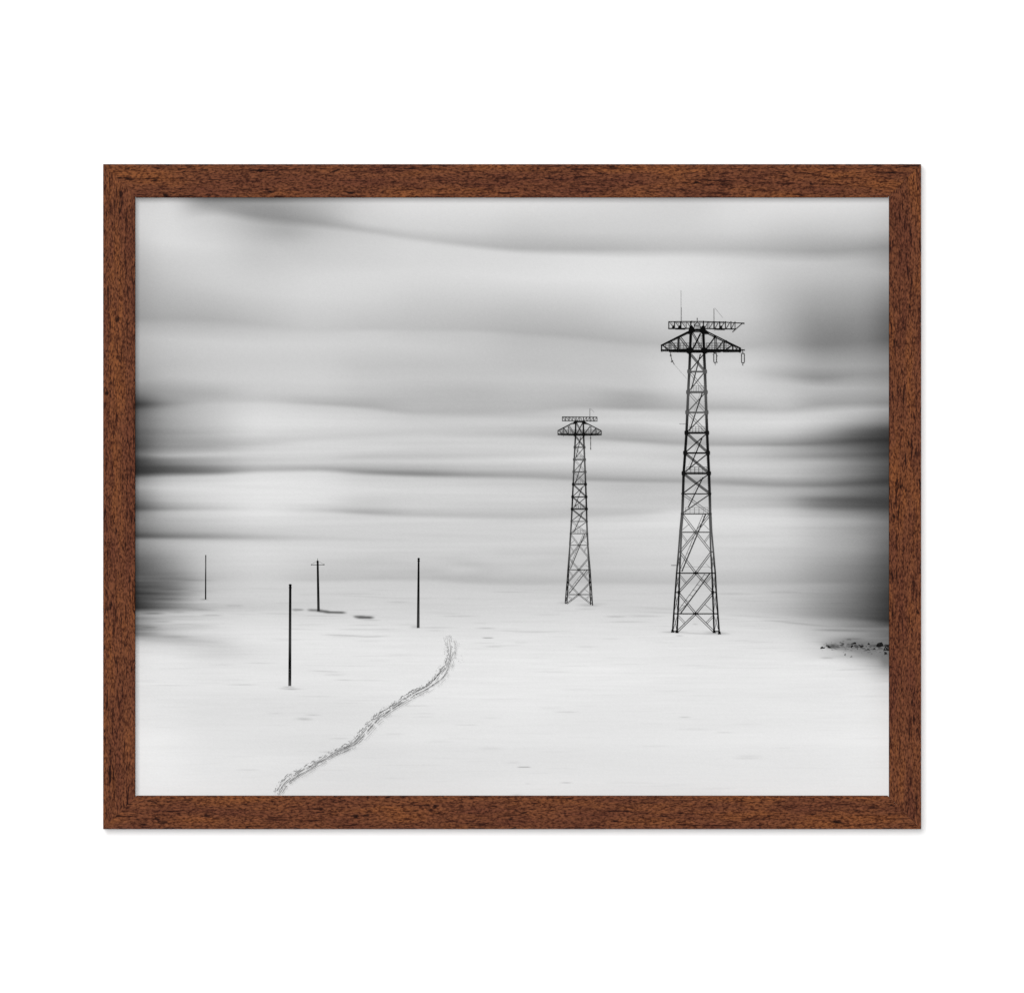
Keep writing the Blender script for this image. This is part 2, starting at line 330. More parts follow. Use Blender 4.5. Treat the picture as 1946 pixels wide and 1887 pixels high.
# film grain
G += rng.standard_normal((NY, NX)) * 1.3
G = np.clip(G, 6, 240)

A = (lin(G) / K).astype(np.float32)
zz = PRINT
vx = (XX - CX) * S * PS; vz = ZC + (CY - YY) * S * PS
verts = np.stack([vx, np.full_like(vx, -zz), vz], -1).reshape(-1, 3).astype(np.float32)
ii = np.arange(NX * NY).reshape(NY, NX)
quads = np.stack([ii[:-1, :-1], ii[1:, :-1], ii[1:, 1:], ii[:-1, 1:]], -1).reshape(-1, 4).astype(np.int32)
me = bpy.data.meshes.new('art_print')
me.vertices.add(len(verts)); me.vertices.foreach_set('co', verts.ravel())
me.loops.add(quads.size); me.loops.foreach_set('vertex_index', quads.ravel())
me.polygons.add(len(quads)); me.polygons.foreach_set('loop_start', np.arange(0, quads.size, 4, dtype=np.int32))
me.polygons.foreach_set('loop_total', np.full(len(quads), 4, dtype=np.int32))
me.update(calc_edges=True)
ca = me.color_attributes.new('tone', 'FLOAT_COLOR', 'POINT')
rgba = np.ones((len(verts), 4), np.float32); rgba[:, :3] = A.reshape(-1, 1)
ca.data.foreach_set('color', rgba.ravel())
paper = link('art_print', me, INK); adopt(paper)
paper['label'] = 'black and white photo print of snow field under streaked clouds'

# ------------------------------------------------------------------ printed motifs (ink shapes on the paper)
def tone_at(x, y):
    i = int(np.clip((y - PY[0]) / dy, 0, NY - 1)); j = int(np.clip((x - PX[0]) / dx, 0, NX - 1)); return float(G[i, j])

class Ink:
    base = PRINT + 0.00012
    def __init__(s): s.v = []; s.f = []; s.t = []; s.n = 0
    def poly(s, pts, tone):
        d = Ink.base + s.n * 2.0e-6; s.n += 1
        # keep ink on the paper inside the opening
        i0 = len(s.v)
        area = sum(pts[i][0] * pts[(i + 1) % len(pts)][1] - pts[(i + 1) % len(pts)][0] * pts[i][1] for i in range(len(pts)))
        if area > 0: pts = pts[::-1]
        for (x, y) in pts:
            s.v.append(WP(x, y, d)); t = tone(x, y) if callable(tone) else tone; s.t.append(t)
        s.f.append(tuple(range(i0, i0 + len(pts))))
    def line(s, a, b, w, tone, w2=None):
        ax, ay = a; bx, by = b; L = math.hypot(bx - ax, by - ay)
        if L < 1e-6: return
        nx, ny = -(by - ay) / L, (bx - ax) / L; w2 = w if w2 is None else w2
        s.poly([(ax + nx * w / 2, ay + ny * w / 2), (bx + nx * w2 / 2, by + ny * w2 / 2), (bx - nx * w2 / 2, by - ny * w2 / 2), (ax - nx * w / 2, ay - ny * w / 2)], tone)
    def path(s, pts, w, tone):
        for a, b in zip(pts[:-1], pts[1:]): s.line(a, b, w, tone)
    def build(s, name, label=None):
        m_ = bpy.data.meshes.new(name); m_.from_pydata(s.v, [], s.f); m_.update()
        c_ = m_.color_attributes.new('tone', 'FLOAT_COLOR', 'POINT')
        arr = np.ones((len(s.v), 4), np.float32); arr[:, :3] = (lin(np.array(s.t)) / K).reshape(-1, 1)
        c_.data.foreach_set('color', arr.ravel())
        o = link(name, m_, INK, paper, label)
        o.location = (0, 0, 0); o.matrix_parent_inverse = Matrix.Identity(4)
        return o

def ip(pts):
    ys = [q[1] for q in pts]; xs = [q[0] for q in pts]
    return lambda y: float(np.interp(y, ys, xs))

def pylon(D, k):
    I = Ink(); tone = D['tone']; L, R = ip(D['L']), ip(D['R'])
    soft = lambda x, y: min(tone(x, y) + 55, 150)
    hb = D['head']; nodes = D['nodes']; h1, j1, h2, j2, h3, ft = D['low']
    # soft railings first (furthest back)
    for y in nodes[2::2]:
        xa, xb = L(y) + 6 * k, R(y) - 4 * k
        hgt = 12 * k
        for q in (0.28, 0.62, 1.0): I.line((xa, y - hgt * q), (xb, y - hgt * q), .85 * k, soft)
        for q in np.linspace(0, 1, 6): I.line((xa + (xb - xa) * q, y), (xa + (xb - xa) * q, y - hgt), (1.3 if .3 < q < .7 else .85) * k, soft)
    for y in (h2,):
        xa, xb = L(y) + 12 * k, R(y) - 3 * k
        I.line((xa, y - 12 * k), (xb - 8 * k, y - 12 * k), .5 * k, 135); I.line((xb - 8 * k, y - 12 * k), (xb, y - 10 * k), .6 * k, 120)
        I.line((xb - 12 * k, y - 18 * k), (xb - 2 * k, y - 9 * k), .6 * k, 125); I.line((xb, y - 14 * k), (xb, y), .8 * k, 110)
    # X braces of the shaft
    ys = [hb[1]] + nodes[1:]
    for a, b in zip(ys[:-1], ys[1:]):
        o = 1.7 * k
        I.line((L(a) + 2 * k + o, a + 1 * k), (R(b) - 1.5 * k + o, b - 3 * k), 1.1 * k, lambda x, y: tone(x, y) + 28)
        I.line((L(a) + 2 * k - o, a + 3 * k), (R(b) - 1.5 * k - o, b - 1 * k), 1.1 * k, lambda x, y: tone(x, y) + 28)
        if tone(0, (a + b) / 2) < 40:
            I.line((L(a) + 2 * k, a + 2 * k), (R(b) - 1.5 * k, b - 2 * k), 2.4 * k, 98)
        I.line((L(b) + 1.5 * k, b - 2 * k), (R(a) - 1.5 * k, a + 2 * k), 2.0 * k, tone)
    # stairs with steps
    for (xa, ya, xb, yb, rail_) in D['stairs']:
        n = max(6, int(math.hypot(xb - xa, yb - ya) / (2.6 * k)))
        I.line((xa, ya), (xb, yb), 1.5 * k, 16)
        for i in range(n):
            q = (i + .5) / n; x = xa + (xb - xa) * q; y = ya + (yb - ya) * q
            I.line((x - 1.5 * k, y + .2), (x + 1.5 * k, y - .2), 1.1 * k, 14)
        if rail_:
            I.line((xa - rail_, ya), (xb - rail_ * .8, yb - 2 * k), .8 * k, 70)
            for q in np.linspace(.05, .95, 8):
                x = xa + (xb - xa) * q; y = ya + (yb - ya) * q; I.line((x, y), (x - rail_, y - 2 * k), .6 * k, 90)
        else:
            I.line((xa - 4 * k, ya), (xb - 1 * k, yb - 8 * k), .35 * k, 130)
    # lower open bays
    def dbl(p, q, sep=1.6, w=1.15, t=tone):
        L_ = math.hypot(q[0] - p[0], q[1] - p[1]); nx, ny = -(q[1] - p[1]) / L_ * sep * k, (q[0] - p[0]) / L_ * sep * k
        tt = t
        I.line((p[0] + nx, p[1] + ny), (q[0] + nx, q[1] + ny), w * k, tt); I.line((p[0] - nx, p[1] - ny), (q[0] - nx, q[1] - ny), w * k, tt)
    LI, RI = ip(D['LI']), ip(D['RI']); top = nodes[-1]; mid = lambda y: (LI(y) + RI(y)) / 2
    for (ya, yc, yb) in ((top, h1, j1), (j1, h2, j2), (j2, h3, ft)):
        c_ = (mid(yc), yc)
        for A_ in (LI, RI): dbl((A_(ya), ya + 2 * k), c_)
        for A_ in (LI, RI): dbl(c_, (A_(yb), yb - 1 * k))
    for (ya, yb) in ((h1, j1), (h2, j2), (h3, ft)):
        q = .52
        for A_, s_ in ((LI, 1), (RI, -1)):
            xe = A_(yb) + (mid(ya) - A_(yb)) * (1 - .5); ye = ya + (yb - ya) * .5
            I.line((A_(ya) + s_ * 1, ya + 3 * k), (A_(ya) + s_ * (mid(ya) - LI(ya)) * .42, ye - 1), .8 * k, lambda x, y: tone(x, y) + 25)
            I.line((A_(ya) + s_ * 1, ya + 7 * k), (A_(ya) + s_ * (mid(ya) - LI(ya)) * .38, ye + 2), .7 * k, lambda x, y: tone(x, y) + 35)
    for (ya, yb) in ((top, h1), (j2, h3)):
        for A_, s_ in ((LI, 1), (RI, -1)):
            I.line((A_(yb) + s_, yb - 4 * k), (A_(ya) + s_ * (mid(ya) - LI(ya)) * .48, ya + (yb - ya) * .55), .8 * k, lambda x, y: tone(x, y) + 30)
    # legs
    for P in (D['L'], D['R']):
        for a, b in zip(P[:-1], P[1:]):
            if a[1] < h1: I.line(a, b, D['lw'] * k * (1 if a[1] < top else 1.12), tone)
    out_w = 3.0 * k
    for P in (D['LO'], D['RO'], D['LI'], D['RI']):
        for a, b in zip(P[:-1], P[1:]):
            if b[1] > h1: I.line((a[0], a[1] - .3), (b[0], b[1] + .3), out_w, tone)
    for (Oo, Ii) in ((ip(D['LO']), LI), (ip(D['RO']), RI)):
        for (ya, yb) in ((j1, h2), (h2, j2), (j2, h3), (h3, ft)):
            I.line((Oo(ya), ya), (Ii(yb), yb), .7 * k, tone); I.line((Ii(ya), ya), (Oo(yb), yb), .7 * k, lambda x, y: tone(x, y) + 20)
        for y in (j1, j2, h3, ft - 2 * k): I.line((Oo(y) - 1 * k * (1 if Oo(y) < Ii(y) else -1), y), (Ii(y), y), 2.0 * k, tone)
        for y in (j2,):
            I.poly([(Ii(y) - 2.6 * k, y - 3 * k), (Ii(y) + 2.6 * k, y - 3 * k), (Ii(y) + 2.2 * k, y + 4 * k), (Ii(y) - 2.2 * k, y + 4 * k)], tone)
    # node bars and gusset plates
    for i, y in enumerate(nodes):
        if i == 0: continue
        th = (3.6 if i % 2 == 0 else 2.9) * k; gw, gh = 8.0 * k, 8.2 * k
        if i >= len(nodes) - 2: th = 1.9 * k; gw, gh = 6.2 * k, 4.5 * k
        I.line((L(y) - 1.5 * k, y), (R(y) + 1.5 * k, y), th, D['bar'](y))
        for x in (L(y), R(y)):
            g = gw / 2; hh = gh / 2; t = D['bar'](y)
            I.poly([(x - g * .8, y - hh), (x + g * .8, y - hh), (x + g, y - hh * .5), (x + g * .95, y + hh * .6), (x + g * .7, y + hh), (x - g * .7, y + hh), (x - g * .95, y + hh * .6), (x - g, y - hh * .5)], t)
    I.line((L(h1), h1), (R(h1), h1), 1.8 * k, tone)
    I.poly([(mid(h1) - 4 * k, h1 - 1.5 * k), (mid(h1), h1 - 3 * k), (mid(h1) + 4 * k, h1 - 1.5 * k), (mid(h1) + 4 * k, h1 + 1.5 * k), (mid(h1), h1 + 3 * k), (mid(h1) - 4 * k, h1 + 1.5 * k)], tone)
    LO, RO = ip(D['LO']), ip(D['RO'])
    for y in (h2, h3):
        I.line((LO(y) - 1, y), (RO(y) + 1, y), 1.9 * k, 14)
        I.poly([(mid(y) - 5 * k, y - 1.2 * k), (mid(y), y - 2.4 * k), (mid(y) + 5 * k, y - 1.2 * k), (mid(y) + 5 * k, y + 1.2 * k), (mid(y), y + 2 * k), (mid(y) - 5 * k, y + 1.2 * k)], 14)
    for (x, y) in D['feet']:
        I.poly([(x - 1.8 * k, y - 5 * k), (x + 1.8 * k, y - 5 * k), (x + 3.2 * k, y + .5), (x - 3.0 * k, y + .5)], 16)
    # rungs on the right leg, small teeth
    y = hb[1] + 4 * k
    while y < nodes[-2]:
        x = R(y) - D['lw'] * k / 2
        I.line((x - 1.1 * k, y), (x, y), .7 * k, lambda a, b: tone(a, b) + 25); y += 3.4 * k
    # ---- head
    for f in D['extra'](I, k): pass
    return I

# --- large pylon
def tone_big(x, y): return float(np.interp(y, [0, 700, 706, 816, 822, 936, 944, 1000, 1060, 1084, 1092, 1210], [14, 14, 84, 86, 18, 18, 78, 88, 78, 74, 20, 22]))
def bar_big(y): return float(np.interp(y, [0, 700, 706, 790, 822, 940, 976], [14, 14, 84, 86, 20, 24, 62]))
def head_big(I, k):
    B = 14
    # grey lattice handrails
    for (xa, xb) in ((1264.5, 1310), (1342, 1385), (1317, 1333)):
        for y in (652.3, 656.8, 660.8): I.line((xa, y), (xb, y), .9, 92)
        n = int((xb - xa) / 5.2)
        for q in np.linspace(0, 1, n + 1): I.line((xa + (xb - xa) * q, 652), (xa + (xb - xa) * q, 664), .9, 96)
    # mast and shaft inside the head
    I.line((1313, 634), (1310.8, 672), 4.5, B); I.line((1336.3, 634), (1338, 672), 4.8, B)
    for o in (-1.4, 1.4): I.line((1316 + o, 633), (1334 + o, 664), 1.3, 22)
    I.line((1331, 634), (1317, 663), 2.6, B)
    for i in range(11): I.line((1329.5 - i * 1.3, 635 + i * 2.6), (1332 - i * 1.3, 635.6 + i * 2.6), 1.1, B)
    for i in range(8): I.line((1331.8, 638 + i * 3.2), (1333.6, 638 + i * 3.2), .9, 30)
    # upper beam
    I.path([(1270, 611.6), (1300, 611.2), (1336, 611.2), (1378, 612.6), (1414.5, 614.6)], 1.5, B)
    I.path([(1280, 613.4), (1336, 613.4), (1378, 614.2)], .6, 70)
    I.path([(1269.6, 624.7), (1312, 624.4)], 2.0, B); I.path([(1336, 624.6), (1398.5, 625.6)], 1.9, B)
    I.line((1410.4, 614.6), (1391.7, 631.3), 1.3, B)
    I.poly([(1407, 613.3), (1414.8, 613.6), (1414.4, 615.9), (1407, 615.6)], B)
    for x, w_ in ((1270.8, 1.7), (1281.7, 1.7), (1293.6, 2.6), (1304, .9), (1312.6, 2.4), (1319, 1.0), (1330, 1.0), (1336.5, 2.2), (1344, 1.0), (1347, 1.0), (1356.8, 2.6), (1367.6, 2.0), (1378.4, 1.8), (1388.9, 1.7), (1396.6, 1.3)):
        I.line((x, 610.8), (x, 625.4), w_, B)
    for x in (1272.6, 1283.6, 1295.4, 1305.4): I.line((x, 612.4), (x + 8.0, 624.2), 1.1, 20)
    for x in (1275.6, 1286.6, 1298.4): I.line((x, 612.4), (x + 6.0, 621.2), .6, 70)
    for x in (1338.5, 1347.8, 1358.4, 1369.5, 1380, 1390): I.line((x, 624.4), (x + 6.4 if x < 1389 else x + 5.2, 613.4), 1.15, 20)
    for (x, y) in ((1279, 621.6), (1290.6, 621.4), (1369.9, 621.6)):
        I.poly([(x - 2.6, y + 2.4), (x - .6, y - 2.6), (x + 2.2, y - 2.4), (x + 2.6, y + 2.4)], B)
    I.line((1283, 625.6), (1302, 625.9), 1.6, B); I.line((1358, 626.3), (1377, 626.9), 1.5, B)
    I.path([(1318, 625), (1320.5, 617), (1325, 612.5), (1329.5, 617), (1332, 625)], 1.2, 28)
    for x in (1322.5, 1325, 1327.5): I.line((x, 616), (x, 625), .8, 60)
    I.line((1319, 619.5), (1331, 619.5), .8, 60)
    for (x, y) in ((1314.6, 609.8), (1336.6, 609.8), (1372, 611.4), (1375, 611.2), (1378.5, 611.4)): I.line((x, y - .2), (x, 613), 1.2, B)
    # masts
    I.line((1294.3, 611), (1294.3, 584), 1.0, 55); I.line((1294, 584), (1293.9, 552), .55, 120)
    I.line((1356.6, 611), (1356.5, 586.5), .85, 45); I.line((1358, 585.4), (1373.4, 604), .4, 115)
    I.line((1324.8, 611), (1324.8, 604), .9, 50); I.line((1324.8, 607.6), (1324.8, 605.4), 1.6, 30)
    I.line((1357, 626), (1357, 629), .6, 90)
    # head block
    I.poly([(1310.4, 620.5), (1314.8, 618.2), (1317.6, 622), (1318.6, 625.2), (1330.8, 625.2), (1333, 620.4), (1336.8, 617.8), (1339.8, 621), (1340.6, 626.4), (1344, 629), (1347.5, 633.6), (1344.5, 635.6),
            (1338.6, 635.4), (1333, 634), (1329.5, 631.6), (1318.5, 631.6), (1315.2, 634.6), (1310.4, 634.8), (1302.8, 635.2), (1303.5, 633), (1308, 629.4)], B)
    I.line((1320.5, 630), (1329.5, 630), .7, 110)
    # arms
    I.poly([(1307, 629.6), (1308.5, 633.8), (1258, 658), (1255.6, 655.6)], B)
    I.line((1256.9, 655), (1256.9, 668), 2.3, B)
    I.poly([(1255.6, 664.2), (1272, 664.4), (1306, 662.6), (1311, 659.5), (1316.5, 661), (1318, 664.6), (1332, 664.6), (1334, 661), (1339.5, 660), (1344, 663.4), (1404, 664.6), (1406, 669.4), (1374.5, 669.8),
            (1372, 668.6), (1368, 669.9), (1345, 670.2), (1338, 674.2), (1334, 670.6), (1316, 670.6), (1309.5, 673.8), (1304, 670), (1271.5, 669.4), (1271, 668), (1255.6, 667.6)], B)
    I.line((1257.6, 667), (1257.6, 669), 1.2, B)
    I.line((1259.5, 656.6), (1270.5, 666), 2.0, B); I.line((1262.5, 658), (1272.5, 665), .7, 50)
    I.line((1273, 649.6), (1273, 666), 1.8, B)
    I.line((1275.6, 648.8), (1288.6, 664.6), 1.6, B); I.line((1273, 650.4), (1285.6, 665), 1.2, 22)
    I.line((1288, 642.5), (1288, 665), 1.3, B); I.line((1290.6, 641.4), (1290.6, 665), 1.3, B); I.line((1289.3, 643), (1289.3, 665), 1.3, 60)
    I.line((1293.2, 639.8), (1309, 660.6), 1.4, B); I.line((1290.4, 641.2), (1306.4, 662.6), 1.4, B)
    I.line((1344, 630.6), (1406.6, 662), 2.3, B); I.line((1345.6, 634.8), (1378, 650.6), 1.8, 20)
    I.poly([(1379.6, 646), (1382, 648.4), (1407.8, 661), (1407.4, 663.6), (1389, 656.6), (1376, 649.6), (1378.8, 648.6)], B)
    I.poly([(1403.8, 661), (1408.2, 661.4), (1408.6, 667.4), (1406.4, 671), (1403.6, 669.4)], B)
    I.line((1342.6, 662.6), (1357.8, 641.4), 2.2, B); I.poly([(1354.5, 640.8), (1357, 637.6), (1362, 639.5), (1360, 643)], B)
    I.line((1358.3, 641.5), (1358.3, 665), 1.5, B); I.line((1361, 641.5), (1361, 665), 1.4, B)
    I.line((1362.4, 664.4), (1374, 648.6), 2.0, B)
    I.line((1375.9, 648), (1375.9, 665), 2.2, B)
    I.line((1378.8, 665.2), (1390.6, 656.6), 2.2, B); I.line((1392.4, 655.6), (1392.4, 666), 2.5, B)
    I.line((1395, 658), (1402.6, 667.5), 1.0, 30); I.line((1402.8, 659.6), (1394.8, 667.5), 1.0, 30); I.line((1398.2, 657.6), (1401, 664), .8, 50)
    # fittings
    I.line((1408, 665.4), (1415.2, 665.4), 1.7, B); I.line((1411.3, 663.8), (1411.3, 672), 1.2, 20); I.line((1414.4, 664), (1414.4, 667), 1.0, B)
    for (xa, xb, ya, yb) in ((1408.9, 1414.3, 672, 689.6), (1356.2, 1361.4, 671.6, 689)):
        for x in (xa, xb):
            I.line((x, ya + 1), (x, yb - 1), 1.25, 24)
            for q in np.linspace(.12, .88, 6): I.line((x - .9, ya + (yb - ya) * q), (x + .9, ya + (yb - ya) * q), .8, 30)
        I.line((xa - .3, ya), (xb + .3, ya), 1.5, 20); I.line((xa, yb), (xb, yb), 1.5, 20)
        xm = (xa + xb) / 2; I.line((xm, yb), (xm, yb + 4.6), .9, 60)
    I.line((1411.3, 692.4), (1411.3, 694.4), 1.6, 30)
    for (a, b) in (((1353.8, 674), (1356, 674.6)), ((1361.4, 675.6), (1364, 676.6)), ((1361.4, 688.4), (1364, 689)), ((1361, 669.8), (1354.6, 670.6))): I.line(a, b, .8, 80)
    I.path([(1273.6, 669.4), (1274.2, 674), (1275.2, 679), (1276.8, 686)], 1.1, 50); I.line((1272.7, 676), (1276, 675.2), 2.2, 70); I.line((1275, 688), (1278.6, 685.4), 2.0, 60)
    I.line((1277.3, 686), (1281.4, 693), 1.2, 70); I.path([(1281.4, 693), (1290, 703), (1304.4, 719)], .4, 150)
    # ticks on the shaft
    I.line((1290.6, 805.4), (1303, 805.4), .6, 95); I.line((1275.2, 1074), (1287, 1074), .8, 70); I.line((1294.3, 938.8), (1298, 938.8), 1.2, 60)
    return []
BIG = dict(tone=tone_big, bar=bar_big, head=(632, 672), nodes=[672, 706.4, 745.5, 783.9, 822.7, 860.9, 899.6, 938.4, 976.4],
    low=(1011.2, 1048.5, 1089, 1125.5, 1166, 1201.5), lw=4.9,
    L=[(1312.6, 632), (1311.2, 671), (1310, 703), (1307.6, 747.6), (1304.6, 821.4), (1301.9, 862), (1299, 900), (1297.9, 938.4), (1296.6, 976.5), (1293.2, 1011.2), (1290.5, 1048), (1288.5, 1089), (1286, 1125), (1282, 1201)],
    R=[(1336.4, 632), (1338, 671), (1339.4, 703), (1341, 747.6), (1343.6, 821.4), (1345.4, 862), (1347.2, 900), (1348.6, 938.4), (1349.4, 976.5), (1351, 1011.2), (1354, 1048), (1356, 1089), (1357.5, 1125), (1362, 1201)],
    LO=[(1292.6, 1005), (1289.4, 1048), (1285.8, 1089), (1283.2, 1125), (1278, 1201)], RO=[(1351.8, 1005), (1355.6, 1048), (1359.2, 1089), (1361, 1125), (1366.8, 1203)],
    LI=[(1297.5, 976), (1295, 1011), (1293.4, 1048), (1291.4, 1089), (1290.2, 1125), (1286.4, 1201)], RI=[(1348.5, 976), (1349.5, 1011), (1350.6, 1048), (1353, 1089), (1354.2, 1125), (1357, 1201)],
    stairs=[(1331, 673, 1314, 739.5, 0), (1334.4, 747, 1310.4, 819, 0), (1334, 833, 1309.2, 893, 0), (1336, 907, 1308, 964, 0), (1341, 977, 1295.6, 1086, 5), (1348.5, 1090, 1293.6, 1165, 9)],
    feet=[(1278, 1201), (1286.4, 1202), (1357, 1202), (1367, 1204.5)], extra=head_big)
pylon(BIG, 1.0).build('pylon', 'taller nearer black lattice pylon at right, printed on the paper')

# --- small pylon
def tone_small(x, y): return float(np.interp(y, [0, 846, 851, 916, 921, 986, 992, 1030, 1060, 1079, 1084, 1160], [18, 18, 78, 80, 22, 22, 76, 84, 80, 70, 24, 30]))
def bar_small(y): return float(np.interp(y, [0, 846, 851, 897, 920, 967, 990, 1014], [18, 18, 76, 80, 26, 22, 60, 66]))
def head_small(I, k):
    B = 18
    for (xa, xb) in ((1065, 1092), (1111, 1138), (1096, 1107)):
        for y in (817.4, 820.2, 822.8): I.line((xa, y), (xb, y), .6, 98)
        for q in np.linspace(0, 1, int((xb - xa) / 3.4) + 1): I.line((xa + (xb - xa) * q, 817), (xa + (xb - xa) * q, 825), .6, 98)
    I.line((1094, 802), (1093.4, 829), 2.2, B); I.line((1108.2, 802), (1109, 829), 2.6, B)
    I.line((1096.5, 804), (1107, 824), 1.0, 30); I.line((1095, 805), (1105.6, 825), 1.0, 40); I.line((1106.8, 804), (1096.4, 824), 1.5, B)
    # beam
    I.line((1068, 792.3), (1135, 792.7), 1.2, B); I.line((1068, 799.6), (1135, 800.3), 1.1, B)
    for x, w_ in ((1068.6, 1.1), (1075, 1.2), (1081.4, 1.3), (1088, .8), (1094.6, 1.4), (1101, .7), (1108.6, 1.4), (1114.8, 1.1), (1121.2, 1.5), (1127.8, 1.2), (1134.4, 1.1)): I.line((x, 792), (x, 800.4), w_, B)
    for x in (1069.6, 1076.2, 1082.6, 1089): I.line((x, 793), (x + 4.8, 799.4), .8, 30); I.line((x + 2.2, 793), (x + 5.4, 797.4), .4, 80)
    for x in (1109.8, 1116, 1122.6, 1129): I.line((x, 799.6), (x + 4.6, 793.2), .8, 30)
    I.path([(1096.6, 800), (1099, 795), (1101.4, 792.6), (1104, 795), (1106.4, 800)], .8, 40); I.line((1098, 797), (1105, 797), .5, 60)
    I.poly([(1092, 799.6), (1110.4, 799.8), (1114, 803), (1118, 806.4), (1109.6, 806), (1105, 802.8), (1097.6, 802.8), (1094.8, 805.6), (1085.6, 806), (1089, 803.4)], B)
    I.line((1088, 804), (1060, 818.6), 1.7, B); I.line((1114, 804), (1142.4, 818.6), 1.7, B)
    I.line((1060.2, 818), (1060.2, 827), 1.3, B); I.line((1142.4, 818), (1142.4, 827), 1.5, B)
    I.poly([(1059.6, 824), (1090, 824.2), (1093, 821.4), (1097, 824.2), (1106, 824.2), (1109, 821.4), (1113, 824), (1142.8, 824.4), (1142.8, 827), (1132, 827.6), (1112, 827.8), (1108.6, 830), (1106, 828), (1096, 828), (1092.6, 830), (1089.4, 827.8), (1069, 827.4), (1059.6, 826.6)], B)
    I.line((1062, 819), (1069.6, 825), 1.2, B); I.line((1070.6, 814), (1070.6, 825), 1.0, B); I.line((1071.6, 813.6), (1078.6, 824.4), 1.4, B)
    I.line((1079.8, 810), (1079.8, 825), 1.2, 50); I.line((1081.4, 808.6), (1091.4, 823), 1.0, B); I.line((1079.6, 810), (1089.6, 824.4), .9, 30)
    I.line((1111, 823.6), (1121.4, 810), 1.4, B); I.line((1122.8, 810.4), (1122.8, 825), 1.2, B); I.line((1123.8, 824.6), (1131.6, 814.6), 1.3, B)
    I.line((1132.4, 814.4), (1132.4, 825), 1.2, 30); I.line((1134, 825), (1141.6, 819.4), 1.2, B)
    I.line((1120.8, 792), (1120.7, 776.4), .8, 100); I.line((1121.6, 776), (1129.4, 783.8), .4, 145); I.line((1120.9, 800), (1120.9, 802), .6, 110)
    I.line((1122.3, 828), (1122.3, 853), .9, 48); I.line((1121.1, 832.6), (1123.5, 832.6), 1.2, 50); I.line((1122.3, 851.2), (1122.3, 854.4), 1.5, 45); I.line((1122.3, 840), (1122.3, 846), 1.2, 60)
    I.line((1070.3, 827), (1070.3, 829.4), .7, 60)
    return []
SML = dict(tone=tone_small, bar=bar_small, head=(803, 829), nodes=[829, 850, 873.4, 896.7, 920.3, 944.2, 967.4, 990.7, 1014],
    low=(1035.8, 1059.8, 1082.6, 1106.4, 1129.6, 1147.5), lw=4.5,
    L=[(1094, 802), (1093.6, 828), (1092.4, 850), (1091.2, 873.4), (1090.3, 896.7), (1089.2, 920.3), (1088, 944.2), (1087, 967.4), (1085.8, 990.7), (1084.4, 1014), (1082.9, 1035.8), (1081, 1059.8), (1079.8, 1082.6), (1078.6, 1106), (1075.6, 1146)],
    R=[(1108.4, 802), (1109, 828), (1110, 850), (1111, 873.4), (1112, 896.7), (1112.9, 920.3), (1113.8, 944.2), (1114.6, 967.4), (1115, 990.7), (1115.9, 1014), (1117.2, 1035.8), (1119, 1059.8), (1120.6, 1082.6), (1121.8, 1106), (1124.2, 1149)],
    LO=[(1083, 1032), (1080.7, 1059.8), (1079, 1082.6), (1077.4, 1106), (1074, 1145.6)], RO=[(1117.2, 1032), (1119.5, 1059.8), (1121.5, 1082.6), (1123, 1106), (1126, 1150)],
    LI=[(1084.4, 1014), (1083.2, 1035.8), (1082.2, 1059.8), (1081, 1082.6), (1079.8, 1106), (1077.2, 1146)], RI=[(1115.8, 1014), (1116.6, 1035.8), (1117.8, 1059.8), (1119.2, 1082.6), (1120.4, 1106), (1122.4, 1149)],
    stairs=[(1104, 830, 1094.6, 869, 0), (1107, 875, 1093.6, 918, 0), (1107, 925, 1092, 963, 0), (1108, 972, 1090, 1012, 0), (1111, 1015, 1084, 1081, 3), (1116, 1083, 1081.5, 1127.6, 5)],
    feet=[], extra=head_small)
pylon(SML, 0.62).build('pylon', 'smaller farther lattice pylon near the middle, printed on the paper')

# --- poles
def pole(name, label, xt, yt, xb, yb, w1, w2, stops, extra=None):
    I = Ink(); n = 14
    ys = [q[0] for q in stops]; ts = [q[1] for q in stops]
    for i in range(n):
        a, b = i / n, (i + 1) / n
        I.line((xt + (xb - xt) * a, yt + (yb - yt) * a - (.2 if i else 0)), (xt + (xb - xt) * b, yt + (yb - yt) * b), w1 + (w2 - w1) * a, lambda x, y: float(np.interp(y, ys, ts)), w1 + (w2 - w1) * b)
    if extra: extra(I)
    I.build(name, label)
def ex_a(I):
    for (y, w_) in ((1111.8, 6.2), (1117.0, 6.4)):
        I.poly([(551.6 - w_ / 2, y - .6), (551.6 - w_ / 2 + 1.4, y - 2), (551.6 + w_ / 2 - 1.4, y - 2), (551.6 + w_ / 2, y - .6), (551.6 + w_ / 2 - 1.2, y + 1.3), (551.6 - w_ / 2 + 1.2, y + 1.3)], 10)
    for y in (1272, 1277): I.line((549.8, y), (551.8, y), 1.8, 70)
pole('utility_pole', 'tallest nearest dark pole with collared top, printed standing in the snow', 551.6, 1111, 550.7, 1303.4, 4.6, 5.6, [(1110, 12), (1150, 22), (1195, 50), (1225, 58), (1260, 14), (1285, 26), (1303, 78)], ex_a)
def ex_b(I):
    I.poly([(601.4, 1067.6), (602.2, 1065.4), (603.6, 1064.6), (605, 1065.4), (605.8, 1067.6), (604.9, 1069), (602.2, 1069)], 12)
    I.line((603.6, 1061.2), (603.6, 1066), .8, 30); I.line((591, 1073.3), (616.4, 1073.3), 1.0, 36)
    I.line((591.4, 1072.6), (601.8, 1066.6), .35, 90); I.line((615.8, 1072.6), (605.6, 1066.6), .35, 90)
    I.line((591, 1073.1), (592.8, 1073.1), 1.6, 30); I.line((614.6, 1072.8), (616.8, 1072.8), 1.6, 30)
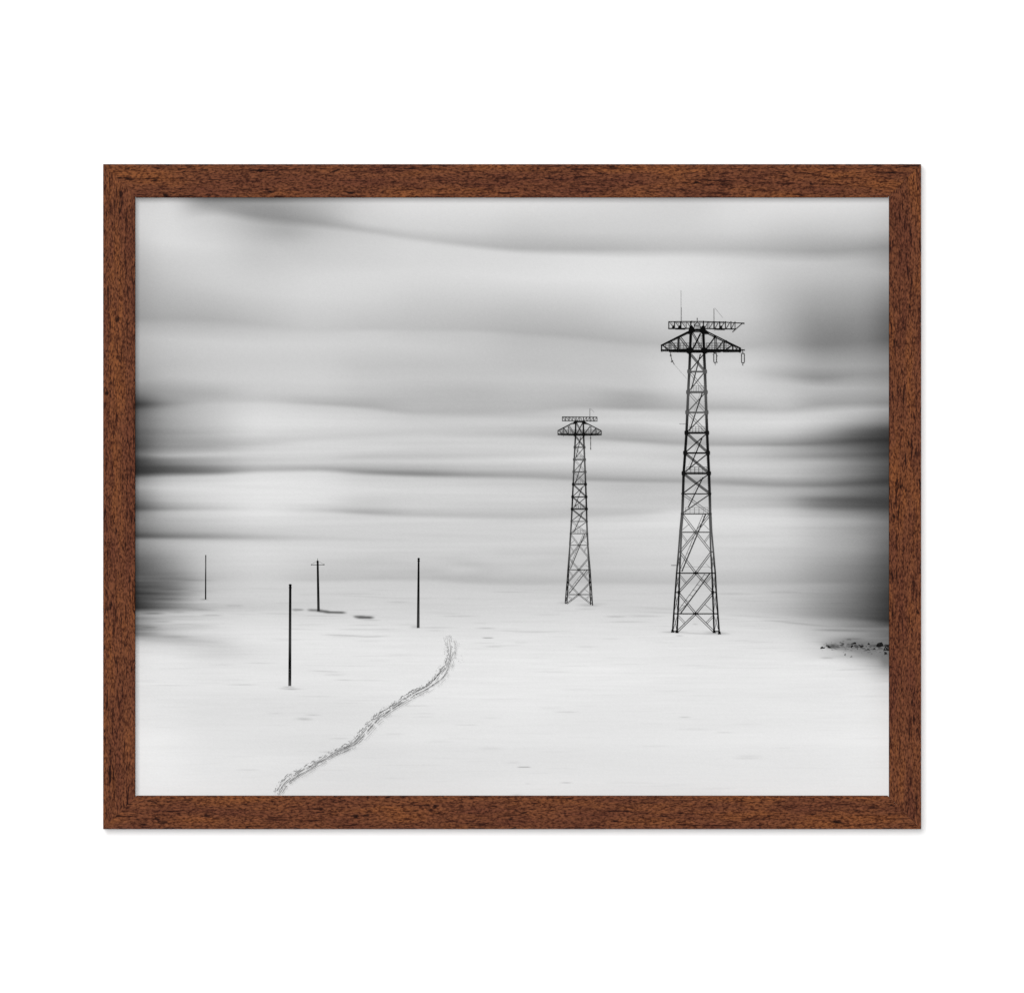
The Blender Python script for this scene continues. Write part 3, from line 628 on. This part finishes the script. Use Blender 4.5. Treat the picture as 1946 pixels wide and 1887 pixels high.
pole('utility_pole', 'dark pole with a thin crossarm near its top, printed beside dark snow patches', 603.7, 1067, 605.3, 1161.5, 3.7, 4.9, [(1066, 12), (1120, 20), (1150, 48), (1162, 44)], ex_b)
def ex_c(I):
    for y in (1062.6, 1066.2):
        I.poly([(793, y - .4), (794.2, y - 1.5), (797, y - 1.5), (798.3, y - .4), (797.2, y + 1.2), (794, y + 1.2)], 10)
pole('utility_pole', 'dark pole with notched top standing right of the other poles, by the track', 795.6, 1060, 794.7, 1193.2, 3.4, 5.3, [(1060, 10), (1130, 22), (1150, 40), (1193, 64)], ex_c)
pole('utility_pole', 'thinnest plain pole, farthest left in the print', 391, 1054.6, 390.7, 1139, 2.0, 2.6, [(1054, 40), (1076, 90), (1095, 28), (1139, 12)])

# --- footprints and sledge track
I = Ink()
spine = [(853.5, 1207), (859, 1232), (855, 1255), (842, 1277), (817, 1303), (792, 1316), (757, 1337.5), (724, 1360), (697, 1387), (671, 1413), (634, 1432), (599, 1452.5), (569, 1469), (543, 1487), (528, 1509.5)]
hw = [9, 13, 10, 11, 8.5, 8, 7.5, 9, 10, 7.5, 7, 7, 8, 9.5, 9]
sx = np.array([q[0] for q in spine]); sy = np.array([q[1] for q in spine])
cum = np.concatenate([[0], np.cumsum(np.hypot(np.diff(sx), np.diff(sy)))]); T = cum[-1]
def sp(t):
    x = float(pchip(cum, sx, np.array([t]))[0]); y = float(pchip(cum, sy, np.array([t]))[0]); return x, y
ts = np.arange(0, T, 1.5)
SX = pchip(cum, sx, ts); SY = pchip(cum, sy, ts); HW = pchip(cum, hw, ts)
TX = np.gradient(SX); TY = np.gradient(SY); TL = np.hypot(TX, TY); TX /= TL; TY /= TL
def at_(i, u):   # u in -1..1, -1 = upper left side
    nx, ny = TY[i], -TX[i]
    return (float(SX[i] - nx * u * HW[i] * -1), float(SY[i] - ny * u * HW[i] * -1))
# choose the sign so that -1 is the upper left side
chk = at_(60, -1); sg = 1 if chk[1] < SY[60] else -1
def A_(i, u): return at_(i, u * sg)
def wob(n, s_, amp):
    r_ = np.convolve(rng.standard_normal(n + 8 * s_), np.hanning(2 * s_ + 1) / s_, 'same')[4 * s_:4 * s_ + n]; return r_ / (r_.std() + 1e-6) * amp
n = len(ts)
def fade(i): return min(1, .12 + i / 55.0) * min(1, (n - i) / 16.0 + .25)
for (u0, wdt, dark, dash, rough, amp) in ((-.82, 1.3, 88, .42, .55, .12), (-.66, .9, 120, .5, .5, .12), (-.42, .9, 112, .66, .25, .10), (-.16, 1.05, 84, .82, .12, .09), (.02, .9, 98, .70, .20, .10), (.30, 1.05, 92, .74, .14, .09), (.44, .8, 128, .5, .3, .1), (.72, .8, 110, .72, .10, .07), (.95, .6, 165, .35, .3, .1)):
    wv = wob(n, 20, amp); rv = wob(n, 2, 1.0) * rough * rough / 2.6; on = wob(n, 5, 1.0); th = np.quantile(on, (1 - dash) * .8); dn = wob(n, 9, 1.0)
    for i in range(n - 1):
        if on[i] < th: continue
        f = fade(i); a = A_(i, u0 + wv[i] + rv[i]); b = A_(i + 1, u0 + wv[i + 1] + rv[i + 1])
        if a[1] > 1514: continue
        t = 222 - (222 - (dark - 14 + dn[i] * 16)) * f * .86
        I.line(a, b, wdt * .82 * (.85 + .3 * rng.random()), t)
for _ in range(430):   # trodden crumbs of snow
    i = int(rng.integers(0, n - 1)); u = float(np.clip(rng.normal(-.62, .38), -1.15, 1.15)); x, y = A_(i, u); f = fade(i)
    ang = math.atan2(TY[i], TX[i]) + rng.normal(0, .45); l = rng.uniform(.4, 1.2)
    t = rng.choice([100, 130, 150, 170, 240], p=[.18, .22, .2, .15, .25])
    t = 222 + (t - 222) * (.2 + .5 * f)
    if y < 1513: I.line((x - math.cos(ang) * l, y - math.sin(ang) * l), (x + math.cos(ang) * l, y + math.sin(ang) * l), rng.uniform(.5, 1.15), float(t))
for _ in range(24):    # footprints petering out by the pole
    x = rng.normal(860, 9); y = rng.uniform(1203, 1262) ; x += (1235 - y) * -.05
    I.line((x - 1, y), (x + rng.uniform(.3, 1), y + rng.uniform(-.5, .5)), .8, float(rng.uniform(150, 195)))
I.build('snow_track', 'winding trodden track curving through the snow to the lower edge')

# --- rocks at the right edge
I = Ink()
def rc(pts, t): I.poly([(1540 + x / 12.1625, 1180 + y / 12.1625) for (x, y) in pts], t)
rocks = [([(220, 642), (250, 598), (272, 583), (300, 606), (342, 606), (335, 628), (280, 636)], 48), ([(355, 572), (372, 552), (408, 556), (452, 590), (500, 622), (430, 628), (392, 612), (402, 590), (376, 584)], 44),
         ([(670, 556), (715, 545), (735, 505), (762, 500), (782, 536), (745, 566), (700, 572)], 82), ([(672, 492), (700, 484), (712, 500), (688, 506)], 90), ([(830, 432), (860, 418), (930, 420), (948, 436)], 88),
         ([(932, 524), (985, 505), (1020, 486), (1055, 496), (1062, 530), (1000, 535), (965, 540)], 34), ([(925, 606), (945, 562), (975, 548), (1002, 585), (965, 600), (948, 618)], 36),
         ([(1000, 560), (1040, 540), (1095, 560), (1120, 610), (1060, 625), (1020, 600)], 78), ([(1098, 538), (1140, 548), (1165, 565), (1210, 560), (1242, 582), (1205, 606), (1170, 618), (1120, 604), (1130, 575)], 36),
         ([(1314, 552), (1330, 522), (1345, 494), (1362, 520), (1388, 548), (1350, 546)], 38), ([(1520, 598), (1528, 545), (1560, 508), (1600, 498), (1652, 488), (1672, 520), (1688, 574), (1640, 590), (1590, 604)], 26),
         ([(1440, 654), (1462, 628), (1480, 614), (1508, 640), (1500, 656)], 42), ([(1284, 668), (1310, 648), (1340, 636), (1392, 668), (1345, 676)], 62), ([(1070, 640), (1085, 625), (1100, 650), (1088, 662)], 80),
         ([(1684, 692), (1700, 640), (1722, 596), (1760, 548), (1800, 540), (1850, 560), (1850, 680), (1800, 700), (1770, 680), (1730, 684)], 36), ([(1690, 590), (1700, 556), (1740, 532), (1770, 545), (1730, 580)], 66),
         ([(1692, 730), (1722, 706), (1760, 722), (1782, 764), (1745, 768), (1700, 782), (1716, 748)], 40), ([(1730, 690), (1790, 690), (1850, 712), (1850, 690)], 150), ([(780, 795), (798, 742), (822, 770), (806, 802)], 112), ([(910, 842), (950, 796), (975, 826)], 128), ([(1640, 822), (1662, 812), (1680, 820)], 80)]
for _ in range(150):
    x = rng.uniform(480, 1850); y = 560 + (x - 480) * .05 + rng.normal(0, 42); a = rng.uniform(18, 60); b = rng.uniform(5, 15)
    rc([(x - a, y + b * .3), (x - a * .3, y - b * .8), (x + a * .4, y - b * .6), (x + a, y + b * .4), (x + a * .2, y + b)], float(np.clip(tone_at(1540 + x / 12.16, 1180 + y / 12.16) - rng.uniform(4, 48), 50, 200)))
for r_ in rocks: rc(*r_)
for (x, y) in ((1000, 590), (1130, 590), (1735, 640), (1790, 620), (1725, 690), (1700, 735), (390, 575), (985, 560), (1760, 600), (1820, 640)):
    rc([(x - 14, y + 3), (x, y - 9), (x + 16, y - 3), (x + 4, y + 6)], float(rng.uniform(95, 150)))
for _ in range(130):
    x = rng.uniform(230, 1840); y = rng.normal(560 + x * .04, 60); r_ = rng.uniform(4, 11)
    rc([(x - r_, y + r_ * .4), (x, y - r_ * .5), (x + r_, y + r_ * .3)], float(rng.uniform(70, 120)))
I.build('rocks', 'dark rocks poking out of grey snow at the right edge of the print')

# ------------------------------------------------------------------ light: soft key from upper left, soft frontal fill
def area(name, loc, size, power, shape='SQUARE'):
    l = bpy.data.lights.new(name, 'AREA'); l.shape = shape; l.size = size; l.energy = power; l.color = (1, 1, 1)
    o = bpy.data.objects.new(name, l); col.objects.link(o); o.location = loc
    d = Vector((0, 0, ZC)) - Vector(loc); o.rotation_euler = d.to_track_quat('-Z', 'Y').to_euler(); return o
area('softbox', (-1.30, -8.0, ZC + 1.72), 2.9, 94 * 4 * 1.13)
area('front_lamp', (0.0, -6.6, ZC), 0.5, 84 * 2.2 * 1.11)
wd = bpy.data.worlds.new('World'); scene.world = wd; wd.use_nodes = True
bg = wd.node_tree.nodes['Background']; bg.inputs[0].default_value = (1, 1, 1, 1); bg.inputs[1].default_value = 0.16

# ------------------------------------------------------------------ camera
cd = bpy.data.cameras.new('camera'); cam = bpy.data.objects.new('camera', cd); col.objects.link(cam)
D_ = 6.0
cam.location = (0, -(FRONT + D_), ZC); cam.rotation_euler = (math.radians(90), 0, 0)
cd.sensor_width = 36; cd.lens = 36 * D_ / (1946 * S); cd.clip_end = 50
scene.camera = cam
scene.view_settings.view_transform = 'Standard'; scene.view_settings.look = 'None'; scene.view_settings.exposure = 0
